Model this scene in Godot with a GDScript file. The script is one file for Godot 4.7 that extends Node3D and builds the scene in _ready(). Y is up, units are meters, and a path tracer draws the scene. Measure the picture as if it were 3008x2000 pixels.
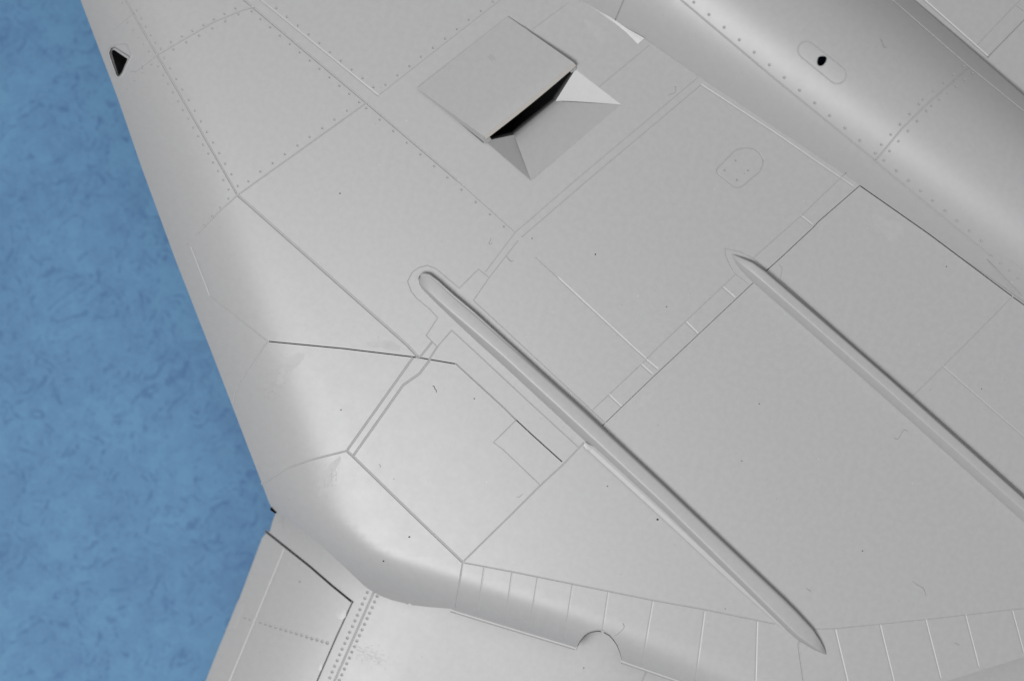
extends Node3D
# A grey plastic model aircraft, belly up, on a blue leatherette sheet, close up.
# Plan units: one unit U is a tenth of a millimetre; x to the right, y towards the viewer, h up from the flat belly.

const S := 0.0001
const EYE := 7700.0      # height of the lens above the belly plane, in U
const LIFT := 560.0      # height of the belly plane above the sheet, in U
const CELL := 24.0
enum { BODY, POD, FARWING, TAIL }

var model: Node3D
var plastic: StandardMaterial3D
var seam_plastic: StandardMaterial3D
var rng := RandomNumberGenerator.new()
var cuts := []           # outlines taken out of the skin: grooves, gaps and openings
var pits := []           # [centre, radius]
var panels := []         # {name, outline, box, surf, st, node}
var cut_grid := {}
var pit_grid := {}
var pit_mesh: ArrayMesh


func _ready() -> void:
	rng.seed = 20
	camera_and_light()
	materials()
	sheet()
	model = Node3D.new()
	model.name = "model_aircraft"
	add_child(model)
	model.set_meta("label", "grey plastic model aircraft lying belly up on the blue leatherette sheet")
	model.set_meta("category", "model aircraft")
	define_panels()
	define_lines()
	define_rivets()
	build_skin()
	build_lines()
	build_rivets()
	hull()
	strakes()
	vent()
	openings()
	edges()
	scuffs()
	dust()
	lint()


func camera_and_light() -> void:
	var cam := Camera3D.new()
	cam.name = "camera"
	cam.position = Vector3(0, (EYE + LIFT) * S, 0)
	cam.rotation_degrees = Vector3(-90, 0, 0)
	var lens := CameraAttributesPhysical.new()
	lens.frustum_focal_length = 90.0
	lens.frustum_focus_distance = (EYE + 50.0) * S
	lens.frustum_near = 0.05
	lens.frustum_far = 20.0
	lens.exposure_aperture = 4.0
	cam.attributes = lens
	add_child(cam)
	cam.near = 0.05
	cam.far = 20.0
	cam.fov = 2.0 * rad_to_deg(atan(1000.0 / EYE))
	cam.current = true
	var env := Environment.new()
	env.background_mode = Environment.BG_COLOR
	env.background_color = Color(0.105, 0.105, 0.107).linear_to_srgb()
	env.background_energy_multiplier = 1.0
	env.tonemap_mode = Environment.TONE_MAPPER_LINEAR
	env.tonemap_exposure = 1.0
	env.sdfgi_enabled = true
	env.ssao_enabled = true
	env.ssil_enabled = true
	var around := WorldEnvironment.new()
	around.name = "surroundings"
	around.environment = env
	add_child(around)
	var towards := Vector3(-0.74, 0.0, 0.67) * sin(deg_to_rad(24.0)) + Vector3(0, cos(deg_to_rad(24.0)), 0)
	softbox("softbox", Vector2(0.36, 0.36), 0.72, Vector3(0, 0.056, 0) + towards * 0.95, Vector3(-0.02, 0.056, 0.01))
	softbox("ceiling_softbox", Vector2(1.7, 1.7), 0.68, Vector3(0.35, 1.7, -0.3), Vector3(0, 0.056, 0))


func softbox(called: String, size: Vector2, energy: float, from: Vector3, to: Vector3) -> void:
	var lamp := AreaLight3D.new()
	lamp.name = called
	lamp.area_size = size
	lamp.light_energy = energy
	lamp.shadow_enabled = true
	lamp.area_range = 6.0
	add_child(lamp)
	lamp.look_at_from_position(from, to, Vector3(0, 0, -1))


func noise_texture(freq: float, lo: float, hi: float, side := 512, octaves := 4, seed_ := 3) -> NoiseTexture2D:
	var n := FastNoiseLite.new()
	n.noise_type = FastNoiseLite.TYPE_SIMPLEX_SMOOTH
	n.seed = seed_
	n.frequency = freq
	n.fractal_octaves = octaves
	var ramp := Gradient.new()
	ramp.set_color(0, Color(lo, lo, lo))
	ramp.set_color(1, Color(hi, hi, hi))
	var t := NoiseTexture2D.new()
	t.width = side
	t.height = side
	t.seamless = true
	t.noise = n
	t.color_ramp = ramp
	return t


func materials() -> void:
	plastic = StandardMaterial3D.new()
	plastic.resource_name = "grey_styrene"
	plastic.albedo_color = Color(0.43, 0.43, 0.432).linear_to_srgb()
	plastic.albedo_texture = noise_texture(0.035, 0.965, 1.0, 512, 5, 8)
	plastic.roughness = 1.0
	plastic.roughness_texture = noise_texture(0.012, 0.36, 0.395, 512, 4, 21)
	plastic.metallic_specular = 0.53
	plastic.heightmap_enabled = true
	plastic.heightmap_texture = noise_texture(0.02, 0.0, 1.0, 512, 5, 33)
	plastic.heightmap_scale = 0.0006
	plastic.uv1_triplanar = true
	plastic.uv1_world_triplanar = true
	plastic.uv1_scale = Vector3(22, 22, 22)
	seam_plastic = plastic


func sheet() -> void:
	var side := 1024
	var im := Image.create(side, side, false, Image.FORMAT_RGB8)
	var he := Image.create(side, side, false, Image.FORMAT_RGB8)
	var fields := []
	for f in [[5, 0.0045, 3], [9, 0.03, 3], [77, 0.011, 2], [15, 0.08, 3], [41, 0.022, 3], [63, 0.03, 3]]:
		var n := FastNoiseLite.new()
		n.seed = f[0]
		n.noise_type = FastNoiseLite.TYPE_SIMPLEX_SMOOTH
		n.frequency = f[1]
		n.fractal_octaves = f[2]
		fields.append(n)
	for y in side:
		for x in side:
			var s: float = fields[0].get_noise_2d(x, y)
			var wx: float = x + s * 120.0
			var wy: float = y - s * 90.0
			# short creases running two ways, each where its gate is open, and a fine grain between them
			var grain: float = fields[3].get_noise_2d(x, y)
			var gate: float = smoothstep(-0.35, 0.35, fields[2].get_noise_2d(x, y))
			var ax := wx * 0.94 + wy * 0.34
			var ay := -wx * 0.34 + wy * 0.94
			var bx := wx * 0.5 - wy * 0.87
			var by := wx * 0.87 + wy * 0.5
			var one := smoothstep(0.2, 0.6, fields[1].get_noise_2d(ax * 0.42, ay * 1.9) + 0.25 * grain) * gate
			var two := smoothstep(0.2, 0.6, fields[5].get_noise_2d(bx * 0.42, by * 1.9) + 0.25 * grain) * (1.0 - gate)
			var crease := maxf(one, two)
			var blotch: float = fields[4].get_noise_2d(x, y)
			var d := clampf(0.28 + 0.85 * crease + 0.22 * grain + 0.34 * blotch - 0.4 * s, 0.0, 1.0)
			var c := Color(0.118, 0.268, 0.445).lerp(Color(0.078, 0.176, 0.338), d)
			im.set_pixel(x, y, c.linear_to_srgb())
			var hh := 0.65 - 0.45 * crease + 0.2 * grain
			he.set_pixel(x, y, Color(hh, hh, hh))
	var m := StandardMaterial3D.new()
	m.resource_name = "blue_leatherette"
	m.albedo_texture = ImageTexture.create_from_image(im)
	m.roughness = 0.62
	m.metallic_specular = 0.35
	m.heightmap_enabled = true
	m.heightmap_texture = ImageTexture.create_from_image(he)
	m.heightmap_scale = 0.02
	m.uv1_scale = Vector3(8.0, 8.0, 1)
	var st := SurfaceTool.new()
	st.begin(Mesh.PRIMITIVE_TRIANGLES)
	var n := 64
	for j in n:
		for i in n:
			var q := []
			for c in [Vector2(0, 0), Vector2(1, 0), Vector2(1, 1), Vector2(0, 1)]:
				q.append((Vector2(i, j) + c) / n)
			for k in [0, 1, 2, 0, 2, 3]:
				var uv: Vector2 = q[k]
				var p := (uv - Vector2(0.5, 0.5)) * 1.3
				st.set_normal(Vector3.UP)
				st.set_uv(uv)
				st.add_vertex(Vector3(p.x, 0.0, p.y))
	st.generate_tangents()
	var o := MeshInstance3D.new()
	o.name = "tabletop_sheet"
	o.mesh = st.commit()
	o.material_override = m
	o.set_meta("kind", "structure")
	o.set_meta("label", "blue mottled leatherette sheet under the grey model aircraft")
	add_child(o)


# ---------------------------------------------------------------- shape of the model

func at(p: Vector2, h: float) -> Vector3:
	var k := 1.0 - h / EYE
	return Vector3((p.x - 1504.0) * k * S, (h + LIFT) * S, (p.y - 1000.0) * k * S)


func fall(d: float, w: float, h: float, p: float) -> float:
	if d >= w:
		return 0.0
	return h * pow(1.0 - d / w, p) if d > 0.0 else h * (1.0 - p * d / w)


func body_h(x: float, y: float) -> float:
	var dl := (x - 235.0) * 0.9363 - y * 0.3515
	var dt := (x - 800.0) * 0.648 - (y - 1490.0) * 0.762
	var db := (x - 1330.0) * 0.299 - (y - 1788.0) * 0.954
	var fade := 1.0 - smoothstep(1500.0, 2500.0, x)
	var a := fall(dl, 340.0, 92.0, 3.2)
	var b := fall(dt, 130.0, 60.0, 2.1)
	var c := fall(db, 115.0, 50.0, 2.1) * fade + fall(db, 60.0, 6.0, 2.0)
	return -sqrt(a * a + b * b + c * c) - fall(dl, 1500.0, 72.0, 2.2)


const CREASE := [Vector2(900, 1000), Vector2(1343, 1042), Vector2(1560, 1072), Vector2(1760, 1082), Vector2(2333, 1120), Vector2(2919, 1146), Vector2(3600, 1170)]

func crease_v(u: float) -> float:
	for i in CREASE.size() - 1:
		if u <= CREASE[i + 1].x:
			return lerpf(CREASE[i].y, CREASE[i + 1].y, (u - CREASE[i].x) / (CREASE[i + 1].x - CREASE[i].x))
	return CREASE[-1].y


func crease_p(u: float, more := 0.0) -> Vector2:
	var v := crease_v(u) + more
	return Vector2(u * 0.79 + v * 0.613, u * 0.613 - v * 0.79)


func pod_h(x: float, y: float) -> float:
	var u := x * 0.79 + y * 0.613
	var v := x * 0.613 - y * 0.79
	var v0 := crease_v(u)
	var w := 1640.0 - v0
	var q := clampf((v - v0) / w, -0.05, 1.08)
	var a := deg_to_rad(44.0)
	var b := deg_to_rad(81.0)
	return w / b * log(cos(a - b * q) / cos(a))


func tail_h(x: float, y: float) -> float:
	var e := (x - 810.0) * 0.923 + (y - 1502.0) * 0.384
	return -176.0 + 14.0 * smoothstep(1200.0, 1900.0, x) - fall(e, 720.0, 125.0, 3.0)


func height(surf: int, p: Vector2) -> float:
	match surf:
		BODY: return body_h(p.x, p.y)
		POD: return pod_h(p.x, p.y)
		TAIL: return tail_h(p.x, p.y)
	return 28.0


func normal(surf: int, p: Vector2) -> Vector3:
	var gx := height(surf, p + Vector2(3, 0)) - height(surf, p - Vector2(3, 0))
	var gy := height(surf, p + Vector2(0, 3)) - height(surf, p - Vector2(0, 3))
	return Vector3(-gx / 6.0, 1.0, -gy / 6.0).normalized()


# ---------------------------------------------------------------- helpers

func pts(list: Array) -> PackedVector2Array:
	var out := PackedVector2Array()
	for i in range(0, list.size(), 2):
		out.append(Vector2(list[i], list[i + 1]))
	return out


func part(called: String, st: SurfaceTool, mat: Material, parent: Node = model, kind := "") -> MeshInstance3D:
	var o := MeshInstance3D.new()
	o.name = called
	o.mesh = st.commit()
	o.material_override = mat
	if kind:
		o.set_meta("kind", kind)
	parent.add_child(o, true)
	return o


func tool() -> SurfaceTool:
	var st := SurfaceTool.new()
	st.begin(Mesh.PRIMITIVE_TRIANGLES)
	return st


func tri(st: SurfaceTool, a: Vector3, b: Vector3, c: Vector3) -> void:
	for v in [a, b, c]:
		st.set_smooth_group(-1)
		st.add_vertex(v)


func quad(st: SurfaceTool, a: Vector3, b: Vector3, c: Vector3, d: Vector3) -> void:
	tri(st, a, b, c)
	tri(st, a, c, d)


func loft(st: SurfaceTool, rows: Array, smooth := -1) -> void:
	for i in rows.size() - 1:
		for j in rows[i].size() - 1:
			for k in [[i, j], [i, j + 1], [i + 1, j + 1], [i, j], [i + 1, j + 1], [i + 1, j]]:
				st.set_smooth_group(smooth)
				st.add_vertex(rows[k[0]][k[1]])


func outline_box(poly: PackedVector2Array) -> Rect2:
	var r := Rect2(poly[0], Vector2.ZERO)
	for p in poly:
		r = r.expand(p)
	return r


func panel(called: String, list: Array, surf := BODY) -> void:
	var o := pts(list)
	if Geometry2D.is_polygon_clockwise(o):
		o.reverse()
	panels.append({"name": called, "outline": o, "box": outline_box(o), "surf": surf, "st": null, "node": null})


var lines := []

# a recessed joint: half width, depth, and its course
func line(w: float, d: float, list: Array, surf := BODY) -> void:
	var p := pts(list)
	lines.append({"w": w, "d": d, "p": p, "surf": surf})
	for o in Geometry2D.offset_polyline(p, w, Geometry2D.JOIN_MITER, Geometry2D.END_SQUARE):
		cut(o, surf)


func cut(o: PackedVector2Array, surf := BODY) -> void:
	var c := {"o": o, "box": outline_box(o), "surf": surf}
	var b: Rect2 = c.box
	for j in range(floori(b.position.y / CELL), floori(b.end.y / CELL) + 1):
		for i in range(floori(b.position.x / CELL), floori(b.end.x / CELL) + 1):
			var key := Vector2i(i, j)
			if not cut_grid.has(key):
				cut_grid[key] = []
			cut_grid[key].append(c)


func row(x0: float, y0: float, x1: float, y1: float, n: int, r := 3.6, surf := BODY) -> void:
	for i in n:
		var t := 0.0 if n == 1 else float(i) / (n - 1)
		var p := Vector2(x0, y0).lerp(Vector2(x1, y1), t) + Vector2(rng.randf_range(-0.5, 0.5), rng.randf_range(-0.5, 0.5))
		pits.append([p, r, surf])
		for j in range(floori((p.y - r) / CELL), floori((p.y + r) / CELL) + 1):
			for k in range(floori((p.x - r) / CELL), floori((p.x + r) / CELL) + 1):
				var key := Vector2i(k, j)
				if not pit_grid.has(key):
					pit_grid[key] = []
				pit_grid[key].append([p, r, surf])


func ring(c: Vector2, r: float, n := 10) -> PackedVector2Array:
	var o := PackedVector2Array()
	for i in n:
		o.append(c + Vector2(sin(TAU * i / n), cos(TAU * i / n)) * r)
	return o


# ---------------------------------------------------------------- the division of the skin

const TICKS := [[1359, 1651, 1339, 1782], [1422, 1665, 1404, 1796], [1504, 1682, 1485, 1823], [1579, 1696, 1556, 1843], [1682, 1718, 1658, 1874], [1787, 1738, 1770, 1855], [1918, 1765, 1887, 1948], [2070, 1796, 2044, 1996], [2225, 1826, 2220, 2010], [2346, 1850, 2363, 2010], [2455, 1848, 2493, 2010], [2587, 1835, 2629, 2010], [2721, 1819, 2764, 1989], [2838, 1806, 2876, 1955], [2976, 1794, 3008, 1914], [3100, 1780, 3132, 1900]]
const HINGE := [[2483, 510, 2530, 546], [2354, 634, 2388, 661], [2124, 843, 2160, 875], [2016, 946, 2051, 980], [1897, 1055, 1933, 1085], [1884, 1070, 1917, 1100], [1789, 1160, 1826, 1195], [1741, 1204, 1767, 1253]]
const COVER := [2107, 498, 2114, 488, 2158, 444, 2167, 438, 2178, 436, 2190, 434, 2202, 434, 2213, 436, 2222, 441, 2232, 449, 2239, 461, 2243, 471, 2243, 481, 2240, 490, 2233, 504, 2182, 546, 2175, 549, 2168, 550, 2161, 549, 2155, 546, 2114, 514, 2109, 508, 2107, 504]

func define_panels() -> void:
	panel("access_cover", COVER)
	panel("capsule_cover", capsule(), POD)
	# top right: the far wing beyond the nacelle
	panel("far_wing_panel", [2686, 0, 2895, 181, 2903, 168, 3008, 61, 3400, -330, 2300, -330], FARWING)
	panel("far_wing_flap", [2895, 181, 3008, 280, 3400, 610, 3400, -330, 3008, 61, 2903, 168], FARWING)
	# nacelle
	panel("intake_lip_panel", [1700, 0, 1806, 63, 1833, 0, 1960, -330, 1200, -330], POD)
	panel("nacelle_root_panel", [1806, 63, 1893, 113, 2053, 224, 2530, 545, 3008, 887, 3400, 1160, 3400, 1158, 2907, 749, 2573, 472, 2280, 234, 2002, 0, 1600, -330, 1960, -330, 1833, 0], POD)
	panel("nacelle_panel", [1600, -330, 2002, 0, 2280, 234, 2573, 472, 2649, 380, 2717, 312, 2768, 268, 2849, 197, 2623, 0, 2244, -330], POD)
	panel("nacelle_panel", [2573, 472, 2907, 749, 3400, 1158, 3400, 655, 3008, 326, 2849, 197, 2768, 268, 2717, 312, 2649, 380], POD)
	panel("nacelle_flank_panel", [2244, -330, 2623, 0, 2849, 197, 3008, 326, 3400, 655, 3400, 615, 3008, 280, 2895, 181, 2686, 0, 2300, -330], POD)
	# the wing's trailing edge
	for i in TICKS.size() - 1:
		var a = TICKS[i]
		var b = TICKS[i + 1]
		var far := 400.0 if i > 0 else 20.0
		if i == TICKS.size() - 2:
			panel("trailing_edge_panel", [a[0], a[1], 3400, 1745, 3400, 2300, a[2], 2300, a[2], a[3]])
		else:
			panel("trailing_edge_panel", [a[0], a[1], b[0], b[1], b[2], b[3], b[2], b[3] + 400, a[2], a[3] + far, a[2], a[3]])
	panel("tail_corner_panel", [1018, 1324, 1359, 1651, 1339, 1782, 1335, 1850, 1300, 1900, 600, 1700, 600, 1450, 770, 1421, 842, 1375, 910, 1351])
	panel("tail_side_panel", [791, 1003, 1011, 1024, 1211, 1051, 1018, 1324, 910, 1351, 842, 1375, 770, 1421, 500, 1500, 500, 1190, 682, 1190, 688, 1156, 705, 1119, 740, 1068])
	panel("joint_strip", [1211, 1051, 1259, 1060, 1232, 1097, 1184, 1131, 1037, 1339, 1018, 1324])
	panel("bay_panel", [1259, 1060, 1340, 1069, 1480, 1197, 1515, 1234, 1450, 1299, 1480, 1322, 1587, 1426, 1504, 1509, 1359, 1651, 1037, 1339, 1184, 1131, 1232, 1097])
	panel("small_hatch", [1515, 1234, 1650, 1355, 1656, 1363, 1587, 1426, 1480, 1322, 1450, 1299])
	panel("inner_flap_panel", [1359, 1651, 1587, 1426, 1717, 1299, 1760, 1320, 2345, 1880, 2345, 1850, 2225, 1826, 1918, 1765, 1504, 1682])
	panel("strake_mount", [1283, 1017, 1252, 985, 1286, 933, 1262, 907, 1225, 877, 1208, 856, 1197, 826, 1211, 799, 1232, 785, 1255, 779, 1279, 788, 1299, 804, 1349, 846, 1406, 790, 1437, 815, 1391, 882, 1497, 980, 1778, 1241, 1767, 1253, 1717, 1299, 1697, 1311, 1540, 1167, 1327, 970, 1284, 1019])
	panel("mount_edge_panel", [1340, 1069, 1262, 1053, 1284, 1019, 1327, 970, 1540, 1167, 1697, 1311, 1656, 1363, 1650, 1355, 1540, 1255])
	panel("belly_side_panel", [697, 573, 1076, 302, 1344, 530, 1513, 682, 1480, 727, 1406, 790, 1349, 846, 1299, 804, 1279, 788, 1255, 779, 1232, 785, 1211, 799, 1197, 826, 1208, 856, 1225, 877, 1262, 907, 1286, 933, 1252, 985, 1235, 1048, 1228, 1049, 1194, 1012, 740, 610])
	panel("belly_side_panel", [697, 573, 740, 610, 1194, 1012, 1228, 1049, 1011, 1024, 791, 1003, 783, 1000, 616, 868, 560, 724, 583, 683, 636, 627])
	panel("edge_panel", [616, 868, 783, 1003, 740, 1068, 705, 1119, 688, 1156, 682, 1190, 500, 1200, 300, 700, 560, 724])
	panel("edge_panel", [196, -330, 368, 0, 460, 161, 397, 209, 60, 440, -300, -330])
	panel("edge_panel", [460, 161, 697, 573, 636, 627, 583, 683, 560, 724, 300, 820, 60, 440, 397, 209])
	panel("forward_panel", [196, -330, 361, -330, 717, 0, 740, 20, 712, 29, 627, 64, 460, 161, 368, 0])
	panel("forward_panel", [460, 161, 627, 64, 712, 29, 740, 20, 1076, 302, 697, 573])
	panel("belly_panel", [767, 2, 1110, 280, 1469, 0, 1850, -330, 370, -330])
	panel("vent_surround_panel", [717, 0, 1076, 302, 1344, 530, 1513, 682, 1690, 530, 2053, 226, 1893, 113, 1700, 0, 1200, -330, 361, -330])
	panel("joint_strip", [1513, 682, 1690, 530, 2053, 226, 2060, 249, 1726, 530, 1534, 695, 1521, 707, 1487, 751, 1437, 815, 1406, 790, 1480, 727])
	panel("wing_panel", [1534, 695, 1575, 755, 1860, 1020, 1897, 1055, 1884, 1070, 1741, 1204, 1497, 980, 1391, 882, 1437, 815, 1487, 751, 1521, 707])
	panel("wing_panel", [1534, 695, 1726, 530, 2060, 249, 2280, 392, 2422, 490, 2483, 510, 2215, 758, 2163, 805, 1897, 1055, 1860, 1020, 1575, 755])
	for i in HINGE.size() - 1:
		var a = HINGE[i]
		var b = HINGE[i + 1]
		panel("hinge_panel", [a[0], a[1], a[2], a[3], b[2], b[3], b[0], b[1]])
	panel("flap_panel", [1767, 1253, 1917, 1109, 2053, 980, 2213, 831, 2230, 830, 2600, 1150, 3008, 1480, 3400, 1830, 3400, 1745, 3008, 1787, 2391, 1848, 2000, 1470])
	panel("flap_panel", [2213, 831, 2249, 798, 2527, 545, 2730, 687, 2976, 871, 2829, 1020, 2683, 1163, 2600, 1150])
	panel("flap_panel", [2976, 871, 3400, 1160, 3400, 1640, 3008, 1282, 2773, 1077, 2829, 1020])
	panel("flap_panel", [2773, 1077, 3008, 1282, 3400, 1640, 3400, 1850, 3008, 1490, 2683, 1163])
	panel("root_strip", [2053, 224, 2530, 546, 2483, 512, 2422, 490, 2280, 392, 2060, 249])
	panel("belly_panel", [-400, -400, 3500, -400, 3500, 2400, -400, 2400])
	# the tailplane under it
	panel("elevator_tab", [790, 1568, 841, 1609, 834, 1616, 675, 2000, 560, 2300, 300, 2300, 603, 2000, 776, 1572], TAIL)
	panel("elevator", [841, 1609, 909, 1663, 976, 1721, 1034, 1768, 1027, 1785, 990, 1865, 931, 2000, 800, 2300, 560, 2300, 675, 2000, 834, 1616], TAIL)
	panel("tailplane_panel", [700, 1450, 1060, 1690, 1095, 1745, 982, 2000, 860, 2300, 800, 2300, 931, 2000, 990, 1865, 1027, 1785, 1034, 1768, 976, 1721, 790, 1568, 740, 1500], TAIL)
	panel("tailplane_panel", [700, 1400, 3400, 1400, 3400, 2400, 300, 2400], TAIL)


func capsule() -> Array:
	var out := []
	var a := Vector2(2371, 147)
	var b := Vector2(2461, 219)
	var turn := (b - a).angle()
	for i in 9:
		var p := a + Vector2.from_angle(turn + PI / 2 + PI * i / 8.0) * 26.0
		out.append_array([p.x, p.y])
	for i in 9:
		var p := b + Vector2.from_angle(turn - PI / 2 + PI * i / 8.0) * 27.0
		out.append_array([p.x, p.y])
	return out


func ring_line(w: float, d: float, list: Array, surf := BODY) -> void:
	var half := list.size() / 4 * 2
	line(w, d, list.slice(0, half + 2), surf)
	line(w, d, list.slice(half) + list.slice(0, 2), surf)


func define_lines() -> void:
	# openings
	cut(pts([1232, 262, 1490, 57, 1688, 202, 1825, 307, 1560, 530, 1427, 414]))
	cut(pts([335, 136, 324, 141, 319, 155, 322, 168, 341, 221, 346, 225, 352, 221, 358, 213, 381, 165]))
	cut(hole_outline(), POD)
	cut(notch_arc(1.1))
	ring_line(2.2, 1.9, COVER)
	ring_line(1.8, 2.0, capsule(), POD)
	line(1.2, 1.0, [335, 134, 365, 129, 371, 133, 379, 157, 381, 164])
	# left side
	line(3.4, 4.2, [200, -320, 368, 0, 460, 161, 697, 573])
	line(2.2, 1.8, [387, 41, 332, 85])
	line(2.6, 2.2, [397, 209, 460, 161, 627, 64, 712, 29, 742, 21])
	line(3.6, 3.6, [380, -320, 717, 0, 800, 70, 1076, 302, 1344, 530])
	line(2.2, 1.6, [1344, 530, 1513, 680])
	line(3.4, 1.2, [440, -280, 767, 2, 1110, 280])
	line(1.6, 1.3, [1111, 280, 1469, 0, 1800, -260])
	line(2.4, 2.2, [1076, 302, 697, 573, 636, 627, 583, 683])
	line(3.0, 2.2, [560, 724, 616, 868])
	line(2.0, 1.8, [616, 868, 783, 1000])
	line(4.4, 4.2, [697, 573, 740, 610, 1194, 1012, 1228, 1048])
	line(2.0, 30.0, [791, 1003, 1011, 1024, 1228, 1050, 1340, 1069])
	line(2.4, 4.5, [1340, 1069, 1480, 1197, 1515, 1232])
	line(2.0, 20.0, [1515, 1232, 1560, 1274, 1650, 1355])
	line(2.2, 2.2, [784, 1004, 740, 1068, 705, 1119, 688, 1156, 684, 1186])
	line(3.8, 3.4, [1211, 1053, 1018, 1324])
	line(3.4, 2.6, [1269, 1004, 1236, 1046])
	line(3.0, 2.4, [1284, 1019, 1262, 1053])
	line(3.8, 3.4, [1259, 1062, 1232, 1097, 1184, 1131, 1037, 1339])
	line(3.0, 3.0, [1018, 1324, 910, 1351, 842, 1375, 770, 1421])
	line(4.2, 4.0, [1018, 1324, 1037, 1341, 1211, 1510, 1359, 1651])
	line(2.6, 2.4, [1359, 1651, 1504, 1509, 1587, 1426, 1656, 1363, 1714, 1302])
	line(2.6, 2.6, [1359, 1651, 1339, 1780])
	line(2.4, 2.0, [1359, 1652, 1509, 1680, 1682, 1715, 1919, 1763, 2071, 1790, 2276, 1832])
	line(1.7, 1.4, [2391, 1848, 2452, 1846, 2586, 1833, 2720, 1819, 2837, 1806, 2974, 1790, 3008, 1787, 3380, 1750])
	for i in range(1, TICKS.size() - 1):
		var t = TICKS[i]
		if i != 9:
			line(3.4, 1.15, [t[0], t[1] + 3, t[2], t[3]])
	line(2.8, 3.2, [2352, 1880, 2346, 1892, 2363, 2010])
	# strake mount
	line(1.7, 1.7, [1283, 1017, 1252, 985, 1286, 933, 1262, 907, 1225, 877, 1208, 856, 1197, 826, 1211, 799, 1232, 785, 1255, 779, 1279, 788, 1299, 804, 1349, 846, 1406, 790, 1437, 815, 1391, 882, 1497, 980, 1778, 1241])
	line(2.0, 2.2, [1284, 1019, 1327, 970, 1381, 1019, 1540, 1167, 1697, 1311])
	line(1.7, 1.6, [1514, 1236, 1450, 1299, 1480, 1322, 1587, 1424])
	# belly
	line(1.4, 1.3, [2050, 228, 1690, 530, 1514, 682, 1480, 727, 1427, 797])
	line(1.6, 1.6, [2060, 249, 1726, 530, 1534, 695])
	line(1.6, 1.4, [1521, 708, 1487, 751, 1437, 815])
	line(1.4, 1.2, [1907, 134, 1761, 254])
	line(1.3, 1.1, [1670, 7, 1566, 85])
	line(3.6, 1.2, [2062, 250, 2280, 392, 2422, 490, 2508, 548])
	line(3.2, 1.15, [1640, 816, 1700, 872, 1860, 1020, 1894, 1050])
	line(1.6, 1.5, [1575, 757, 1640, 816])
	line(1.5, 1.5, [2486, 508, 2354, 634, 2215, 757])
	line(1.6, 1.5, [2161, 806, 1934, 1020, 1884, 1070, 1741, 1204])
	line(1.4, 30.0, [2249, 798, 2300, 752, 2390, 668, 2404, 652, 2527, 545])
	line(1.1, 25.0, [2213, 831, 2012, 1020, 1917, 1109, 1767, 1253])
	line(1.6, 30.0, [2527, 545, 2730, 687, 2976, 871, 3008, 894, 3380, 1158])
	for i in range(1, HINGE.size() - 1):
		var t = HINGE[i]
		line(3.6, 1.2, [t[0] + 2, t[1] + 2, t[2] - 3, t[3] - 3])
	line(1.3, 1.4, [2976, 871, 2829, 1020, 2683, 1163])
	line(3.0, 1.1, [2773, 1077, 3008, 1282, 3380, 1620])
	line(1.6, 1.6, [2291, 777, 2300, 785, 2293, 822, 2320, 846, 2513, 1020, 2700, 1181, 3008, 1451, 3380, 1780])
	line(1.5, 1.5, [2250, 793, 2216, 758, 2175, 739, 2131, 729, 2133, 748, 2145, 778, 2162, 805, 2199, 832])
	# nacelle
	line(3.0, 3.2, [1660, -280, 2002, 0, 2280, 234, 2573, 472, 2591, 490, 2907, 749], POD)
	line(2.6, 2.6, [2573, 472, 2649, 380, 2717, 312, 2768, 268, 2849, 197], POD)
	line(1.6, 1.6, [2300, -280, 2623, 0, 2849, 197, 3008, 326, 3380, 638], POD)
	line(1.4, 1.2, [2920, 739, 2971, 765, 3008, 793, 3300, 1010], POD)
	line(2.4, 9.0, [1940, -280, 1833, 0, 1808, 59], POD)
	# far wing
	line(3.8, 1.6, [2330, -330, 2717, 0, 2901, 163], FARWING)
	line(1.5, 1.5, [3200, -200, 2991, 7, 2873, 131], FARWING)
	line(2.0, 8.0, [3250, -175, 3008, 61, 2903, 168], FARWING)
	line(2.0, 2.0, [2985, 14, 3008, 30, 3200, 165], FARWING)
	# tailplane
	line(3.8, 60.0, [782, 1562, 841, 1609, 909, 1663, 976, 1721, 1034, 1768], TAIL)
	line(2.6, 30.0, [1034, 1770, 1027, 1785, 990, 1865, 931, 2000, 800, 2290], TAIL)
	line(3.4, 1.4, [834, 1616, 675, 2000, 555, 2290], TAIL)
	line(1.6, 1.6, [700, 1765, 717, 1766, 720, 1772, 690, 1848, 664, 1850], TAIL)
	line(3.6, 3.4, [1105, 1724, 1095, 1745, 982, 2000, 855, 2290], TAIL)
	line(2.2, 2.4, [1898, 1976, 1887, 2000, 1800, 2200], TAIL)
	line(1.8, 2.0, [828, 1512, 832, 1546], TAIL)


func notch_arc(k: float) -> PackedVector2Array:
	var c := Vector2(1760, 1925)
	var o := pts([1694, 1908, 1698, 1898, 1705, 1885, 1719, 1868, 1730, 1861, 1742, 1857, 1758, 1855, 1772, 1858, 1790, 1868, 1802, 1881, 1812, 1896, 1820, 1915, 1827, 1938])
	for i in o.size():
		o[i] = c + (o[i] - c) * (1.0 + (k - 1.0) * sin(PI * clampf(float(i) / (o.size() - 1), 0.04, 0.96)))
	return o


func hole_outline() -> PackedVector2Array:
	return pts([2402, 175, 2404, 169, 2410, 165, 2418, 164, 2425, 165, 2429, 168, 2430, 174, 2427, 182, 2420, 191, 2413, 194, 2406, 193, 2402, 189, 2401, 182])


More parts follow.
